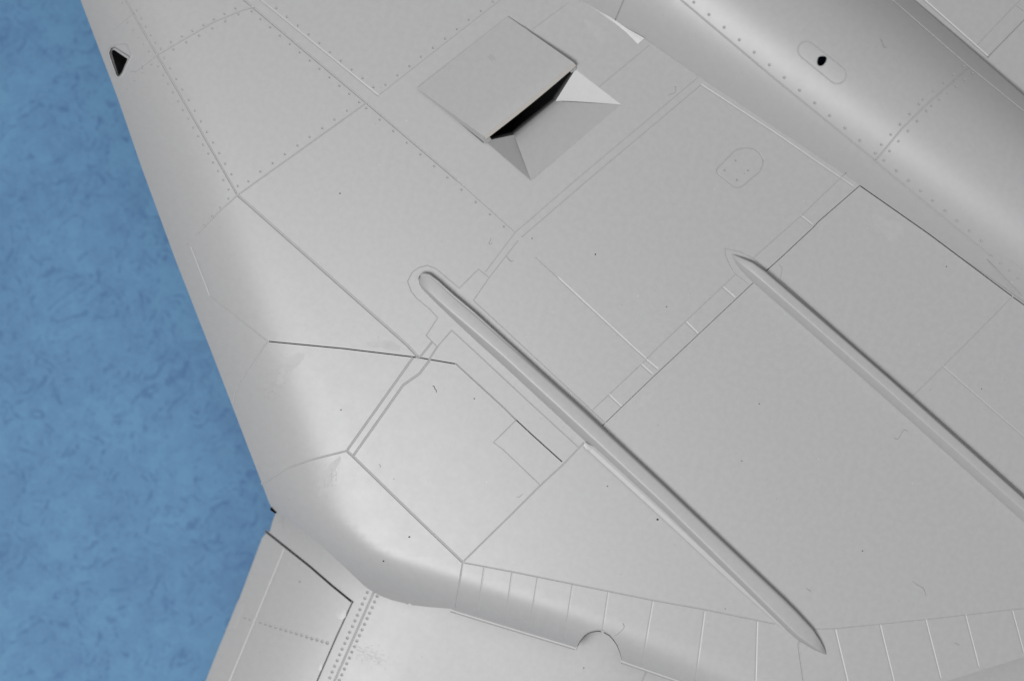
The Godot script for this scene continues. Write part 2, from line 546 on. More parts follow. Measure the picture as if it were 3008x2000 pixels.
func define_rivets() -> void:
	row(400, 30, 455, 125, 5)
	row(472, 142, 472, 142, 1)
	row(481, 169, 679, 512, 12)
	row(698, 546, 698, 546, 1)
	row(373, 64, 437, 150, 5)
	row(463, 194, 655, 528, 14)
	row(670, 556, 670, 556, 1)
	row(670, 583, 550, 715, 6)
	row(356, 7, 356, 7, 1)
	row(502, 123, 691, 24, 7)
	row(508, 145, 700, 42, 6)
	row(443, 189, 387, 208, 3)
	row(416, 211, 369, 259, 3)
	row(1019, 325, 764, 504, 8)
	row(729, 532, 729, 532, 1)
	row(738, 33, 765, 56, 2)
	row(793, 80, 1055, 300, 10)
	row(1076, 317, 1315, 521, 7)
	row(1356, 557, 1481, 665, 4)
	row(811, 23, 1097, 255, 10)
	row(1132, 248, 1448, 4, 10)
	row(2162, 470, 2130, 500, 2, 3.4)
	row(2199, 500, 2166, 528, 2, 3.4)
	row(2039, 6, 2572, 450, 13, 4.6, POD)
	row(2598, 471, 2598, 471, 1, 4.6, POD)
	row(2634, 501, 2885, 708, 8, 4.6, POD)
	row(2915, 752, 2992, 818, 4, 4.4, POD)
	row(2591, 425, 2701, 305, 5, 4.0, POD)
	row(2714, 292, 2833, 194, 5, 3.2, POD)
	row(2614, 444, 2723, 325, 5, 4.0, POD)
	row(2737, 311, 2859, 215, 6, 3.2, POD)
	row(719 - 1, 1812, 961, 1889, 17, 5.4, TAIL)
	row(1079, 1740, 968, 1990, 16, 4.8, TAIL)
	row(1108, 1751, 996, 1998, 16, 4.8, TAIL)


# ---------------------------------------------------------------- skin

var body_outline: PackedVector2Array
var tail_outline: PackedVector2Array

func build_skin() -> void:
	body_outline = pts([122, -300, 235, 0, 345, 290, 414, 490, 512, 757, 615, 1020, 690, 1215, 770, 1424, 787, 1470, 796, 1490, 810, 1502, 875, 1548, 943, 1602, 1027, 1680, 1060, 1712, 1078, 1727, 1100, 1741, 1122, 1752, 1155, 1764, 1190, 1772, 1196, 1776, 1203, 1772, 1210, 1777, 1260, 1783, 1326, 1788, 1500, 1841, 1692, 1899, 1698, 1898, 1705, 1885, 1719, 1868, 1730, 1861, 1742, 1857, 1758, 1855, 1772, 1858, 1790, 1868, 1802, 1881, 1812, 1896, 1820, 1915, 1827, 1938, 2007, 2000, 2150, 2048, 2400, 2075, 2650, 2042, 2785, 2000, 3008, 1930, 3300, 1838, 3300, -300])
	tail_outline = pts([812, 1500, 800, 1530, 792, 1560, 786, 1566, 776, 1571, 769, 1580, 700, 1764, 697, 1767, 664, 1848, 663, 1852, 644, 1896, 603, 2000, 490, 2290, 3300, 2290, 3300, 1600, 2300, 1700, 1300, 1600])
	for o in [body_outline, tail_outline]:
		if Geometry2D.is_polygon_clockwise(o):
			o.reverse()
	for p in panels:
		p.st = tool()
		p.used = false
	skin_of(body_outline, func(s): return s != TAIL)
	skin_of(tail_outline, func(s): return s == TAIL)
	for p in panels:
		if p.used:
			p.node = part(p.name, p.st, plastic)


func skin_of(outline: PackedVector2Array, wanted: Callable) -> void:
	var mine := panels.filter(func(p): return wanted.call(p.surf))
	var area := outline_box(outline)
	for j in range(floori(area.position.y / CELL), ceili(area.end.y / CELL)):
		for i in range(floori(area.position.x / CELL), ceili(area.end.x / CELL)):
			var r := Rect2(i * CELL, j * CELL, CELL, CELL)
			var box := PackedVector2Array([r.position, Vector2(r.end.x, r.position.y), r.end, Vector2(r.position.x, r.end.y)])
			var rest := Geometry2D.intersect_polygons(outline, box)
			if rest.is_empty():
				continue
			for p in mine:
				if not p.box.intersects(r):
					continue
				var got := []
				var left: Array[PackedVector2Array] = []
				for piece in rest:
					for g in Geometry2D.intersect_polygons(piece, p.outline):
						got.append(g)
					for g in Geometry2D.clip_polygons(piece, p.outline):
						if not Geometry2D.is_polygon_clockwise(g):
							left.append(g)
				if got.is_empty():
					continue
				emit(p, got, Vector2i(i, j))
				rest = left
				if rest.is_empty():
					break


func emit(p: Dictionary, pieces: Array, key: Vector2i) -> void:
	for c in cut_grid.get(key, []):
		if c.surf != p.surf and (p.surf == TAIL or c.surf == TAIL or p.surf == FARWING or c.surf == FARWING):
			continue
		var left := []
		for piece in pieces:
			for g in Geometry2D.clip_polygons(piece, c.o):
				if not Geometry2D.is_polygon_clockwise(g):
					left.append(g)
		pieces = left
	for c in pit_grid.get(key, []):
		if (c[2] == TAIL) != (p.surf == TAIL):
			continue
		var hole := ring(c[0], c[1])
		var left := []
		for piece in pieces:
			var b := outline_box(piece)
			if not b.grow(1.0).intersects(Rect2(c[0] - Vector2.ONE * c[1], Vector2.ONE * 2.0 * c[1])):
				left.append(piece)
				continue
			var x: float = c[0].x
			for side in [PackedVector2Array([Vector2(x - 99, b.position.y - 9), Vector2(x, b.position.y - 9), Vector2(x, b.end.y + 9), Vector2(x - 99, b.end.y + 9)]), PackedVector2Array([Vector2(x, b.position.y - 9), Vector2(x + 99, b.position.y - 9), Vector2(x + 99, b.end.y + 9), Vector2(x, b.end.y + 9)])]:
				for half in Geometry2D.intersect_polygons(piece, side):
					for g in Geometry2D.clip_polygons(half, hole):
						if not Geometry2D.is_polygon_clockwise(g):
							left.append(g)
		pieces = left
	for piece in pieces:
		var ix := Geometry2D.triangulate_polygon(piece)
		if ix.is_empty():
			continue
		for k in range(0, ix.size(), 3):
			var a: Vector2 = piece[ix[k]]
			var b: Vector2 = piece[ix[k + 1]]
			var c: Vector2 = piece[ix[k + 2]]
			var turn := (b - a).cross(c - a)
			if absf(turn) < 0.02:
				continue
			p.used = true
			for v in ([a, b, c] if turn > 0 else [a, c, b]):
				p.st.set_normal(normal(p.surf, v))
				p.st.add_vertex(at(v, height(p.surf, v)))


func resample(p: PackedVector2Array, step: float) -> PackedVector2Array:
	var out := PackedVector2Array()
	for i in p.size() - 1:
		var n := maxi(1, ceili(p[i].distance_to(p[i + 1]) / step))
		for k in n:
			out.append(p[i].lerp(p[i + 1], float(k) / n))
	out.append(p[-1])
	return out


# the walls and floor of every joint
func build_lines() -> void:
	for l in lines:
		var w: float = l.w
		var d: float = l.d
		var p := resample(l.p, 20.0)
		var rows := []
		for i in p.size():
			var before := p[i] - p[maxi(i - 1, 0)]
			var after := p[mini(i + 1, p.size() - 1)] - p[i]
			var dir := (before.normalized() + after.normalized()).normalized()
			var here := p[i]
			if i == 0:
				here -= dir * (w + 0.5)
			elif i == p.size() - 1:
				here += dir * (w + 0.5)
			var across := Vector2(-dir.y, dir.x)
			var mitre := 1.0 / maxf(0.5, absf(dir.dot(after.normalized() if after.length() > 0.01 else dir)))
			var h := height(l.surf, here)
			var r := []
			for s in [[-w - 1.0, -0.3], [-w * 0.92, -0.36], [-w * 0.5, -d * 0.62], [-w * 0.12, -d], [w * 0.12, -d], [w * 0.5, -d * 0.62], [w * 0.92, -0.36], [w + 1.0, -0.3]]:
				var q: Vector2 = here + across * s[0] * mitre
				r.append(at(q, height(l.surf, q) + s[1]))
			rows.append(r)
		var st := tool()
		loft(st, rows, 1)
		st.generate_normals()
		part("panel_line", st, seam_plastic)


func build_rivets() -> void:
	var st := tool()
	var prof := [[1.2, -0.08], [0.97, -0.12], [0.8, -0.6], [0.52, -1.02], [0.24, -1.2], [0.0, -1.22]]
	var rows := []
	for k in 13:
		var r := []
		for s in prof:
			r.append(Vector3(cos(TAU * k / 12.0) * s[0], s[1], sin(TAU * k / 12.0) * s[0]))
		rows.append(r)
	loft(st, rows, 1)
	st.index()
	st.generate_normals()
	pit_mesh = st.commit()
	for c in pits:
		var p: Vector2 = c[0]
		var o := MeshInstance3D.new()
		o.name = "rivet"
		o.mesh = pit_mesh
		o.material_override = plastic
		var up := normal(c[2], p)
		var side := up.cross(Vector3(0, 0, 1)).normalized()
		o.transform = Transform3D(Basis(side, up, side.cross(up)).scaled_local(Vector3.ONE * float(c[1]) * S), at(p, height(c[2], p)))
		var owner_panel: Node = model
		for q in panels:
			if q.node and (q.surf == TAIL) == (c[2] == TAIL) and Geometry2D.is_point_in_polygon(p, q.outline):
				owner_panel = q.node
				break
		owner_panel.add_child(o, true)


# ---------------------------------------------------------------- hull and edges

func hull() -> void:
	# the flank under the rolled edge, down to the sheet
	var st := tool()
	var rows := []
	var list := body_outline.duplicate()
	var n := list.size()
	var rim := PackedVector2Array()
	for i in n:
		var q := resample(PackedVector2Array([list[i], list[(i + 1) % n]]), 60.0)
		q.remove_at(q.size() - 1)
		rim.append_array(q)
	rim.append(rim[0])
	for i in rim.size():
		var p := rim[i]
		var h := body_h(p.x, p.y)
		var left := 1.0 - smoothstep(700.0, 1000.0, p.x)
		var inward := (Vector2(1700, 700) - p).normalized()
		var thick := lerpf(24.0, 60.0, left)
		rows.append([at(p, h), at(p + inward * lerpf(1.0, 12.0, left), h - thick), at(p + inward * 90.0, maxf(h - 230.0, -420.0)), at(p + inward * 330.0, -LIFT + 2.0)])
	loft(st, rows, -1)
	st.generate_normals()
	part("lower_hull", st, plastic)
	# thickness and underside of the tailplane
	st = tool()
	rows = []
	rim = resample(pts([812, 1500, 800, 1530, 792, 1560, 786, 1566, 776, 1571, 769, 1580, 700, 1764, 697, 1767, 664, 1848, 663, 1852, 644, 1896, 603, 2000, 490, 2290, 3300, 2290]), 40.0)
	for p in rim:
		var h := tail_h(p.x, p.y)
		rows.append([at(p, h), at(p + Vector2(1, 0), h - 10.0), at(p + Vector2(60, -30), h - 60.0), at(p + Vector2(260, -120), h - 110.0)])
	loft(st, rows, -1)
	st.generate_normals()
	part("tailplane_edge", st, plastic)


func edges() -> void:
	# the thin lip along the wing's trailing edge, two lengths each side of the round notch
	for list in [[1326, 1788, 1500, 1841, 1692, 1899], [1827, 1938, 2007, 2000, 2150, 2048]]:
		var p := resample(pts(list), 20.0)
		var out: Vector2 = (p[-1] - p[0]).normalized()
		out = Vector2(-out.y, out.x)
		var rows := []
		for q in p:
			var h := body_h(q.x, q.y)
			rows.append([at(q - out, h - 2.0), at(q + out * 2.0, h + 1.0), at(q + out * 7.5, h + 0.4), at(q + out * 10.0, h - 2.0), at(q + out * 11.0, h - 8.0), at(q + out * 9.0, h - 26.0)])
		var st := tool()
		loft(st, rows, 1)
		st.generate_normals()
		part("trailing_edge_lip", st, plastic)
	# rounded rim of the notch
	var rim := tool()
	var arcs := []
	var inner := notch_arc(1.0)
	var outer := notch_arc(1.1)
	for i in inner.size():
		var a := outer[i]
		var b := inner[i]
		var h := body_h(a.x, a.y)
		arcs.append([at(a + (a - b) * 0.1, h - 0.2), at(a.lerp(b, 0.35), h - 1.5), at(a.lerp(b, 0.75), h - 7.0), at(b, h - 17.0), at(b, h - 40.0)])
	loft(rim, arcs, 1)
	rim.generate_normals()
	part("notch_rim", rim, plastic)
	# small socket at the tailplane's root
	var socket := tool()
	var mouth := pts([796, 1489, 813, 1503, 808, 1509, 792, 1497])
	for i in 4:
		quad(socket, at(mouth[i], -175.0), at(mouth[(i + 1) % 4], -175.0), at(mouth[(i + 1) % 4], -290.0), at(mouth[i], -290.0))
	quad(socket, at(mouth[0], -288.0), at(mouth[1], -288.0), at(mouth[2], -288.0), at(mouth[3], -288.0))
	socket.generate_normals()
	part("root_socket", socket, plastic)
	# the flank of the nacelle over the far wing
	var st := tool()
	var rows := []
	for t in resample(pts([2300, -330, 2686, 0, 2895, 181, 3008, 280, 3300, 530]), 60.0):
		rows.append([at(t, pod_h(t.x, t.y)), at(t, 0.0)])
	loft(st, rows, -1)
	st.generate_normals()
	part("nacelle_side", st, plastic)
	# the pale torn sliver of plastic where the nacelle fairing starts
	st = tool()
	var low := pts([1560, -95, 1700, 0, 1760, 36, 1808, 69, 1838, 93, 1874, 129])
	var high := pts([1564, -97, 1707, 0, 1764, 33, 1812, 62, 1845, 85, 1894, 112])
	rows = []
	for i in low.size():
		var wide := low[i].distance_to(high[i])
		rows.append([at(low[i], 0.5), at(low[i].lerp(high[i], 0.5), 1.0 + wide * 0.12), at(high[i], 1.0 + wide * 0.24), at(high[i] + Vector2(3, -3), -8.0)])
	loft(st, rows, -1)
	st.generate_normals()
	part("fairing_edge", st, plastic)
	# the ribbed wedge at the nacelle's rear root
	st = tool()
	for i in 26:
		var t := i / 26.0
		var a := Vector2(2900, 760).lerp(Vector2(3008, 873), t)
		var b := Vector2(2901, 764).lerp(Vector2(2992, 872), t)
		var c := Vector2(2900, 760).lerp(Vector2(3008, 873), t + 0.028)
		var d := Vector2(2901, 764).lerp(Vector2(2992, 872), t + 0.028)
		var h := maxf(pod_h(a.x, a.y), 0.0)
		var g := maxf(pod_h(b.x, b.y), 0.0)
		quad(st, at(a, h + 2.0), at(c, h + 3.5), at(d, g + 3.5), at(b, g + 2.0))
	st.generate_normals()
	part("ribbed_wedge", st, plastic)


# ---------------------------------------------------------------- strakes

func strakes() -> void:
	# each station: x, then y of the foot on the near side, of the ridge, of the far edge of the flat top, and the height
	strake([[1229, 823, 822, 820, 1], [1232, 836, 830, 811, 9], [1238, 847, 838, 806, 16], [1248, 858, 848, 805, 22], [1262, 872, 861, 808, 26], [1287, 897, 884, 827, 30], [1333, 941, 924, 869, 35], [1396, 1000, 977, 922, 38], [1480, 1076, 1049, 998, 40], [1717, 1295, 1266, 1209, 40], [1955, 1510, 1486, 1430, 38], [2100, 1649, 1627, 1567, 36], [2305, 1846, 1829, 1760, 32], [2344, 1881, 1867, 1799, 30], [2388, 1907, 1897, 1846, 26], [2410, 1917, 1911, 1880, 20], [2422, 1922, 1919, 1902, 12], [2428, 1923, 1921, 1916, 3]], 1.0)
	strake([[2150, 750, 748, 746, 1], [2160, 772, 760, 749, 8], [2180, 798, 778, 757, 18], [2212, 830, 802, 770, 28], [2250, 863, 834, 797, 34], [2384, 980, 950, 912, 36], [2622, 1190, 1158, 1118, 36], [2981, 1510, 1476, 1437, 36], [3280, 1778, 1742, 1703, 36]], 1.0)
	# the raised sealing strip along the near side of the long strake
	var st := tool()
	var rows := []
	for s in [[1714, 1309, 1717, 1302, 1.0], [1722, 1320, 1726, 1311, 2.0], [1731, 1325, 1740, 1318, 2.6], [1934, 1510, 1944, 1503, 2.8], [2120, 1683, 2128, 1675, 2.8], [2297, 1844, 2305, 1838, 2.4], [2303, 1850, 2308, 1846, 0.6]]:
		var a := Vector2(s[0], s[1])
		var b := Vector2(s[2], s[3])
		rows.append([at(a - (b - a) * 0.2, -1.0), at(a, 0.6), at(b, s[4] + 1.2), at(b + (b - a) * 0.7, s[4] + 1.0)])
	loft(st, rows, -1)
	st.generate_normals()
	part("strake_seal", st, plastic)


func strake(stations: Array, _k: float) -> void:
	var fine := []
	for i in stations.size() - 1:
		var n := maxi(1, int((stations[i + 1][0] - stations[i][0]) / 30.0))
		for k in n:
			var s := []
			for c in 5:
				s.append(lerpf(stations[i][c], stations[i + 1][c], float(k) / n))
			fine.append(s)
	fine.append(stations[-1])
	var rows := []
	for s in fine:
		var h: float = s[4] * 0.8
		var foot := Vector2(s[0], s[1])
		var ridge := Vector2(s[0], s[2])
		var edge := Vector2(s[0], s[3])
		var g := body_h(foot.x, foot.y)
		var down := edge + (edge - ridge).normalized() * 1.5
		var out := (at(down, 0.0) - at(edge, 0.0)) / 1.5 * minf(1.0, h / 36.0)
		var ground := at(edge, h + g)
		ground.y = (LIFT - 3.0) * S
		rows.append([at(foot, g - 2.0), at(foot.lerp(ridge, 0.12), g + h * 0.2), at(foot.lerp(ridge, 0.85), g + h * 0.86), at(ridge.lerp(edge, 0.01), g + h * 0.97), at(ridge.lerp(edge, 0.07), g + h), at(ridge.lerp(edge, 0.13), g + h), at(ridge.lerp(edge, 0.8), g + h), at(ridge.lerp(edge, 0.92), g + h * 0.96), at(edge, g + h * 0.8), ground + Vector3(0, h * 0.5 * S, 0) + out * 1.0, ground + Vector3(0, h * 0.16 * S, 0) + out * 3.0, ground + Vector3(0, 4.0 * S, 0) + out * 6.0, ground + out * 8.0])
	var st := tool()
	loft(st, rows, 1)
	st.generate_normals()
	part("strake", st, plastic)


# ---------------------------------------------------------------- vent with its tilted flap

func vent() -> void:
	var a := Vector2(1224, 259)
	var b := Vector2(1492, 48)
	var c := Vector2(1686, 184)
	var d := Vector2(1421, 400)
	var top := 23.0
	var st := tool()
	# outer face, slightly bowed
	var n := 10
	var rows := []
	for i in n + 1:
		var t := float(i) / n
		var r := []
		for j in n + 1:
			var s := float(j) / n
			var p := a.lerp(b, s).lerp(d.lerp(c, s), t)
			p += Vector2(0.62, 0.78) * sin(PI * s) * 3.0 * t
			r.append(at(p, 1.5 + top * t - (2.5 if t > 0.99 else 0.0)))
		rows.append(r)
	loft(st, rows, 1)
	st.generate_normals()
	var flap := part("vent_flap", st, plastic)
	# front lip and inner face
	st = tool()
	rows = []
	for j in n + 1:
		var s := float(j) / n
		var p := d.lerp(c, s) + Vector2(0.62, 0.78) * sin(PI * s) * 3.0
		var back := (a - d).normalized()
		rows.append([at(p, top - 1.0), at(p + Vector2(1.5, 2), top - 2.2), at(p + Vector2(6.6, 8.8), top - 5.4), at(p + Vector2(7.2, 9.4), top - 9.5), at(p + Vector2(8, 10) + back * 30.0, top - 14.0), at(p + back * 180.0, 6.0)])
	loft(st, rows, -1)
	st.generate_normals()
	var cut_edge := plastic.duplicate()
	cut_edge.albedo_color = Color(0.5, 0.475, 0.445).linear_to_srgb()
	part("flap_lip", st, cut_edge, flap)
	# side cheeks
	for side in [[a, d, Vector2(1428, 423), Vector2(1444, 411)], [b, c, Vector2(1695, 204), Vector2(1679, 214)]]:
		st = tool()
		var hinge: Vector2 = side[0]
		var corner: Vector2 = side[1]
		var foot: Vector2 = side[2]
		var inner: Vector2 = side[3]
		var step := inner - foot
		var up := corner + step.normalized() * 13.0
		quad(st, at(hinge, 1.5), at(corner, top - 0.5), at(foot, -1.0), at(hinge, -3.0))
		quad(st, at(corner, top - 1.0), at(up, top - 2.0), at(inner, 0.0), at(foot, -1.0))
		quad(st, at(up, top - 2.0), at(hinge + (up - corner), 0.0), at(hinge + (up - corner), -3.0), at(inner, -1.0))
		st.generate_normals()
		part("flap_cheek", st, plastic, flap)
	# the sunken well
	var deep := -36.0
	var e := Vector2(1632, 297)
	var f := Vector2(1510, 396)
	var far_corner := Vector2(1825, 307)
	var near_corner := Vector2(1560, 530)
	var right_lip := Vector2(1692, 201)
	var left_lip := Vector2(1425, 414)
	var under := Vector2(-0.63, -0.77)
	var roll := [[0.0, -8.0], [4.0, -22.0], [8.0, -50.0], [11.0, -110.0], [13.0, -300.0]]
	st = tool()
	rows = [[at(near_corner, -0.5), at(far_corner, -0.5)], [at(near_corner.lerp(f, 0.5), deep * 0.45), at(far_corner.lerp(e, 0.5), deep * 0.45)], [at(near_corner.lerp(f, 0.75), deep * 0.7), at(far_corner.lerp(e, 0.75), deep * 0.7)], [at(near_corner.lerp(f, 0.9), deep * 0.92), at(far_corner.lerp(e, 0.9), deep * 0.92)]]
	for k in roll:
		rows.append([at(f + under * k[0], deep + k[1]), at(e + under * k[0], deep + k[1])])
	loft(st, rows, 1)
	st.generate_normals()
	part("vent_ramp", st, plastic)
	for side in [[right_lip, far_corner, e], [left_lip, near_corner, f]]:
		st = tool()
		tri(st, at(side[1], -0.5), at(side[0], -0.5), at(side[2], deep - 8.0))
		rows = [[at(side[0], -0.5), at(side[2], deep - 8.0)]]
		for k in roll.slice(1):
			rows.append([at(side[0] + under * k[0] * 0.6, -0.5 + k[1]), at(side[2] + under * k[0], deep + k[1])])
		loft(st, rows, 1)
		st.generate_normals()
		part("vent_wall", st, plastic)
	# duct box in the hollow hull, coloured near black in place of deep shade
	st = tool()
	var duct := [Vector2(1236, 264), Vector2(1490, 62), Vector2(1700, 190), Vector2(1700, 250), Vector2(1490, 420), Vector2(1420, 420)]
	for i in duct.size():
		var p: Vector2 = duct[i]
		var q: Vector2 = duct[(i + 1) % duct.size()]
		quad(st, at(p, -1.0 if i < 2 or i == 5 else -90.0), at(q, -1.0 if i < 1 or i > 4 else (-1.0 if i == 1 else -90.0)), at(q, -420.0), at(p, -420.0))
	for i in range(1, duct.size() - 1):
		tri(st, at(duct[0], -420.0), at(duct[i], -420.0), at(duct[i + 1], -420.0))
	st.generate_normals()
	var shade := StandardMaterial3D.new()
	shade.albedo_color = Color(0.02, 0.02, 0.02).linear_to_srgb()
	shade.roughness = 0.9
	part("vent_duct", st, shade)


# ---------------------------------------------------------------- openings into the hollow shell

func openings() -> void:
	# three sided opening near the left edge: a wall of plastic thickness and a ledge inside
	var rim := pts([335, 136, 324, 141, 319, 155, 322, 168, 341, 221, 346, 225, 352, 221, 358, 213, 381, 165, 335, 136])
	var st := tool()
	var rows := []
	var bead := pts([334, 131, 366, 126, 374, 131, 385, 157, 386, 165, 359, 222, 352, 230, 343, 231, 336, 224, 316, 170, 313, 153, 320, 137, 334, 131])
	var mid := pts([335, 135, 365, 130, 370, 134, 380, 158, 381, 165, 358, 213, 352, 221, 346, 225, 341, 221, 322, 168, 319, 155, 324, 141, 335, 135])
	for i in bead.size():
		var p := bead[i]
		var q := mid[i]
		var m := p.lerp(q, 0.5)
		rows.append([at(p, body_h(p.x, p.y) - 0.3), at(p.lerp(q, 0.2), body_h(p.x, p.y) + 1.6), at(m, body_h(m.x, m.y) + 2.2), at(p.lerp(q, 0.85), body_h(q.x, q.y) + 1.4), at(q, body_h(q.x, q.y) - 0.8)])
	loft(st, rows, 1)
	st.generate_normals()
	part("opening_rim", st, plastic)
	st = tool()
	var ledge := pts([334, 146, 327, 148, 327, 158, 330, 168, 345, 217, 348, 220, 352, 217, 357, 211, 374, 173, 334, 146])
	rows = []
	for i in rim.size():
		var p := rim[i]
		var q := ledge[i]
		var h := body_h(p.x, p.y)
		var g := body_h(q.x, q.y)
		rows.append([at(p, h - 1.0), at(p.lerp(q, 0.45), g - 34.0), at(q, g - 36.0), at(q, g - 70.0)])
	loft(st, rows, -1)
	st.generate_normals()
	part("opening_ledge", st, plastic)
	# round sprue hole in the capsule shaped cover
	st = tool()
	rows = []
	var o := hole_outline()
	for i in o.size() + 1:
		var p := o[i % o.size()]
		rows.append([at(p, pod_h(p.x, p.y)), at(p, pod_h(p.x, p.y) - 30.0)])
	loft(st, rows, 1)
	st.generate_normals()
	part("mounting_hole", st, plastic)


# ---------------------------------------------------------------- wear, dust and lint

func fleck(st: SurfaceTool, p: Vector2, dir: float, length: float, wide: float, h: float) -> void:
	var a := Vector2.from_angle(dir) * length * 0.5
	var b := Vector2.from_angle(dir + PI / 2) * wide * 0.5
	var g := body_h(p.x, p.y)
	var top := at(p, g + h)
	var q := [at(p - a, g - 0.1), at(p - a * 0.4 + b, g - 0.1), at(p + a, g - 0.1), at(p + a * 0.3 - b, g - 0.1)]
	for i in 4:
		tri(st, q[i], q[(i + 1) % 4], top)


func scuffs() -> void:
	var pale := plastic.duplicate()
	pale.albedo_color = Color(0.475, 0.475, 0.475).linear_to_srgb()
	for s in [[1570, 1160, 1695, 1300, 70, 10.0, -0.5, 9.0, 1.6], [1720, 50, 1815, 140, 22, 9.0, 1.0, 6.0, 2.0], [840, 1085, 790, 1150, 40, 22.0, -0.9, 20.0, 0.9], [1100, 1000, 1180, 1030, 70, 12.0, 0.2, 5.0, 1.3], [985, 1370, 960, 1440, 40, 20.0, -1.2, 22.0, 0.9], [1830, 1150, 1880, 1180, 30, 14.0, -0.4, 8.0, 1.0], [1540, 1240, 1560, 1290, 26, 16.0, 0.8, 4.0, 1.4]]:
		var st := tool()
		for i in int(s[4]):
			var p := Vector2(s[0], s[1]).lerp(Vector2(s[2], s[3]), rng.randf()) + Vector2(rng.randfn(), rng.randfn()) * float(s[5]) * 0.6
			fleck(st, p, s[6] + rng.randfn() * 0.35, s[7] * rng.randf_range(0.4, 1.2), s[8] * rng.randf_range(0.7, 1.3), rng.randf_range(0.15, 0.5))
		st.generate_normals()
		part("sanding_scuff", st, pale, model, "stuff")
	# sanded glue patch on the tailplane
	var st := tool()
	for i in 130:
		var p := Vector2(1040, 1905).lerp(Vector2(1120, 1945), rng.randf()) + Vector2(rng.randfn(), rng.randfn()) * 13.0
		var a := Vector2.from_angle(0.55 + rng.randfn() * 0.4) * rng.randf_range(3, 9)
		var b := Vector2(-a.y, a.x).normalized() * 0.9
		var h := tail_h(p.x, p.y)
		tri(st, at(p - a, h + 0.2), at(p + a, h + 0.2), at(p + b, h + 0.5))
		tri(st, at(p - a, h + 0.2), at(p - b, h + 0.5), at(p + a, h + 0.2))
	st.generate_normals()
	var chalk := plastic.duplicate()
	chalk.albedo_color = Color(0.62, 0.62, 0.62).linear_to_srgb()
	part("sanding_scuff", st, chalk, model, "stuff")
	# thin films of dried cement
	var film := plastic.duplicate()
	film.albedo_color = Color(0.448, 0.448, 0.448).linear_to_srgb()
	film.roughness_texture = noise_texture(0.03, 0.42, 0.52, 256, 3, 55)
	for g in [[2612, 668, 52.0, 26.0, 0.55], [1898, 1172, 26.0, 9.0, -0.7], [848, 1078, 56.0, 20.0, -0.9], [1130, 1014, 50.0, 12.0, 0.12], [962, 1400, 60.0, 16.0, -1.1], [1752, 92, 40.0, 15.0, 0.8]]:
		st = tool()
		var c := Vector2(g[0], g[1])
		var rim := []
		for i in 28:
			var a := TAU * i / 28.0
			var wob := 1.0 + 0.22 * sin(a * 3.0 + g[0]) + 0.13 * sin(a * 5.0 + g[1]) + rng.randf_range(-0.06, 0.06)
			rim.append(Vector2(cos(a) * g[2], sin(a) * g[3]).rotated(g[4]) * wob)
		for i in 28:
			for k in 4:
				var q := []
				for e in [[i, k / 4.0], [(i + 1) % 28, k / 4.0], [(i + 1) % 28, (k + 1) / 4.0], [i, (k + 1) / 4.0]]:
					var p: Vector2 = c + rim[e[0]] * e[1]
					q.append([p, at(p, body_h(p.x, p.y) + (0.35 if e[1] < 0.9 else 0.02))])
				for t in [[0, 1, 2], [0, 2, 3]]:
					var turn: float = (q[t[1]][0] - q[t[0]][0]).cross(q[t[2]][0] - q[t[0]][0])
					if absf(turn) < 0.01:
						continue
					for v in (t if turn > 0 else [t[0], t[2], t[1]]):
						st.set_normal(normal(BODY, q[v][0]))
						st.add_vertex(q[v][1])
		part("cement_film", st, film)
	# two round glossy spots of dried cement at the elevator's hinges
	for g in [[1002, 1801, 15.0, 19.0, 22.0], [938, 1957, 8.0, 14.0, 12.0]]:
		st = tool()
		var c := Vector2(g[0], g[1])
		for i in 20:
			var a := c + Vector2(cos(TAU * i / 20.0) * g[2], sin(TAU * i / 20.0) * g[3])
			var b := c + Vector2(cos(TAU * (i + 1) / 20.0) * g[2], sin(TAU * (i + 1) / 20.0) * g[3])
			tri(st, at(c, tail_h(c.x, c.y) + 0.9), at(a, tail_h(a.x, a.y) + 0.3), at(b, tail_h(b.x, b.y) + 0.3))
		st.generate_normals()
		part("cement_spot", st, pale)


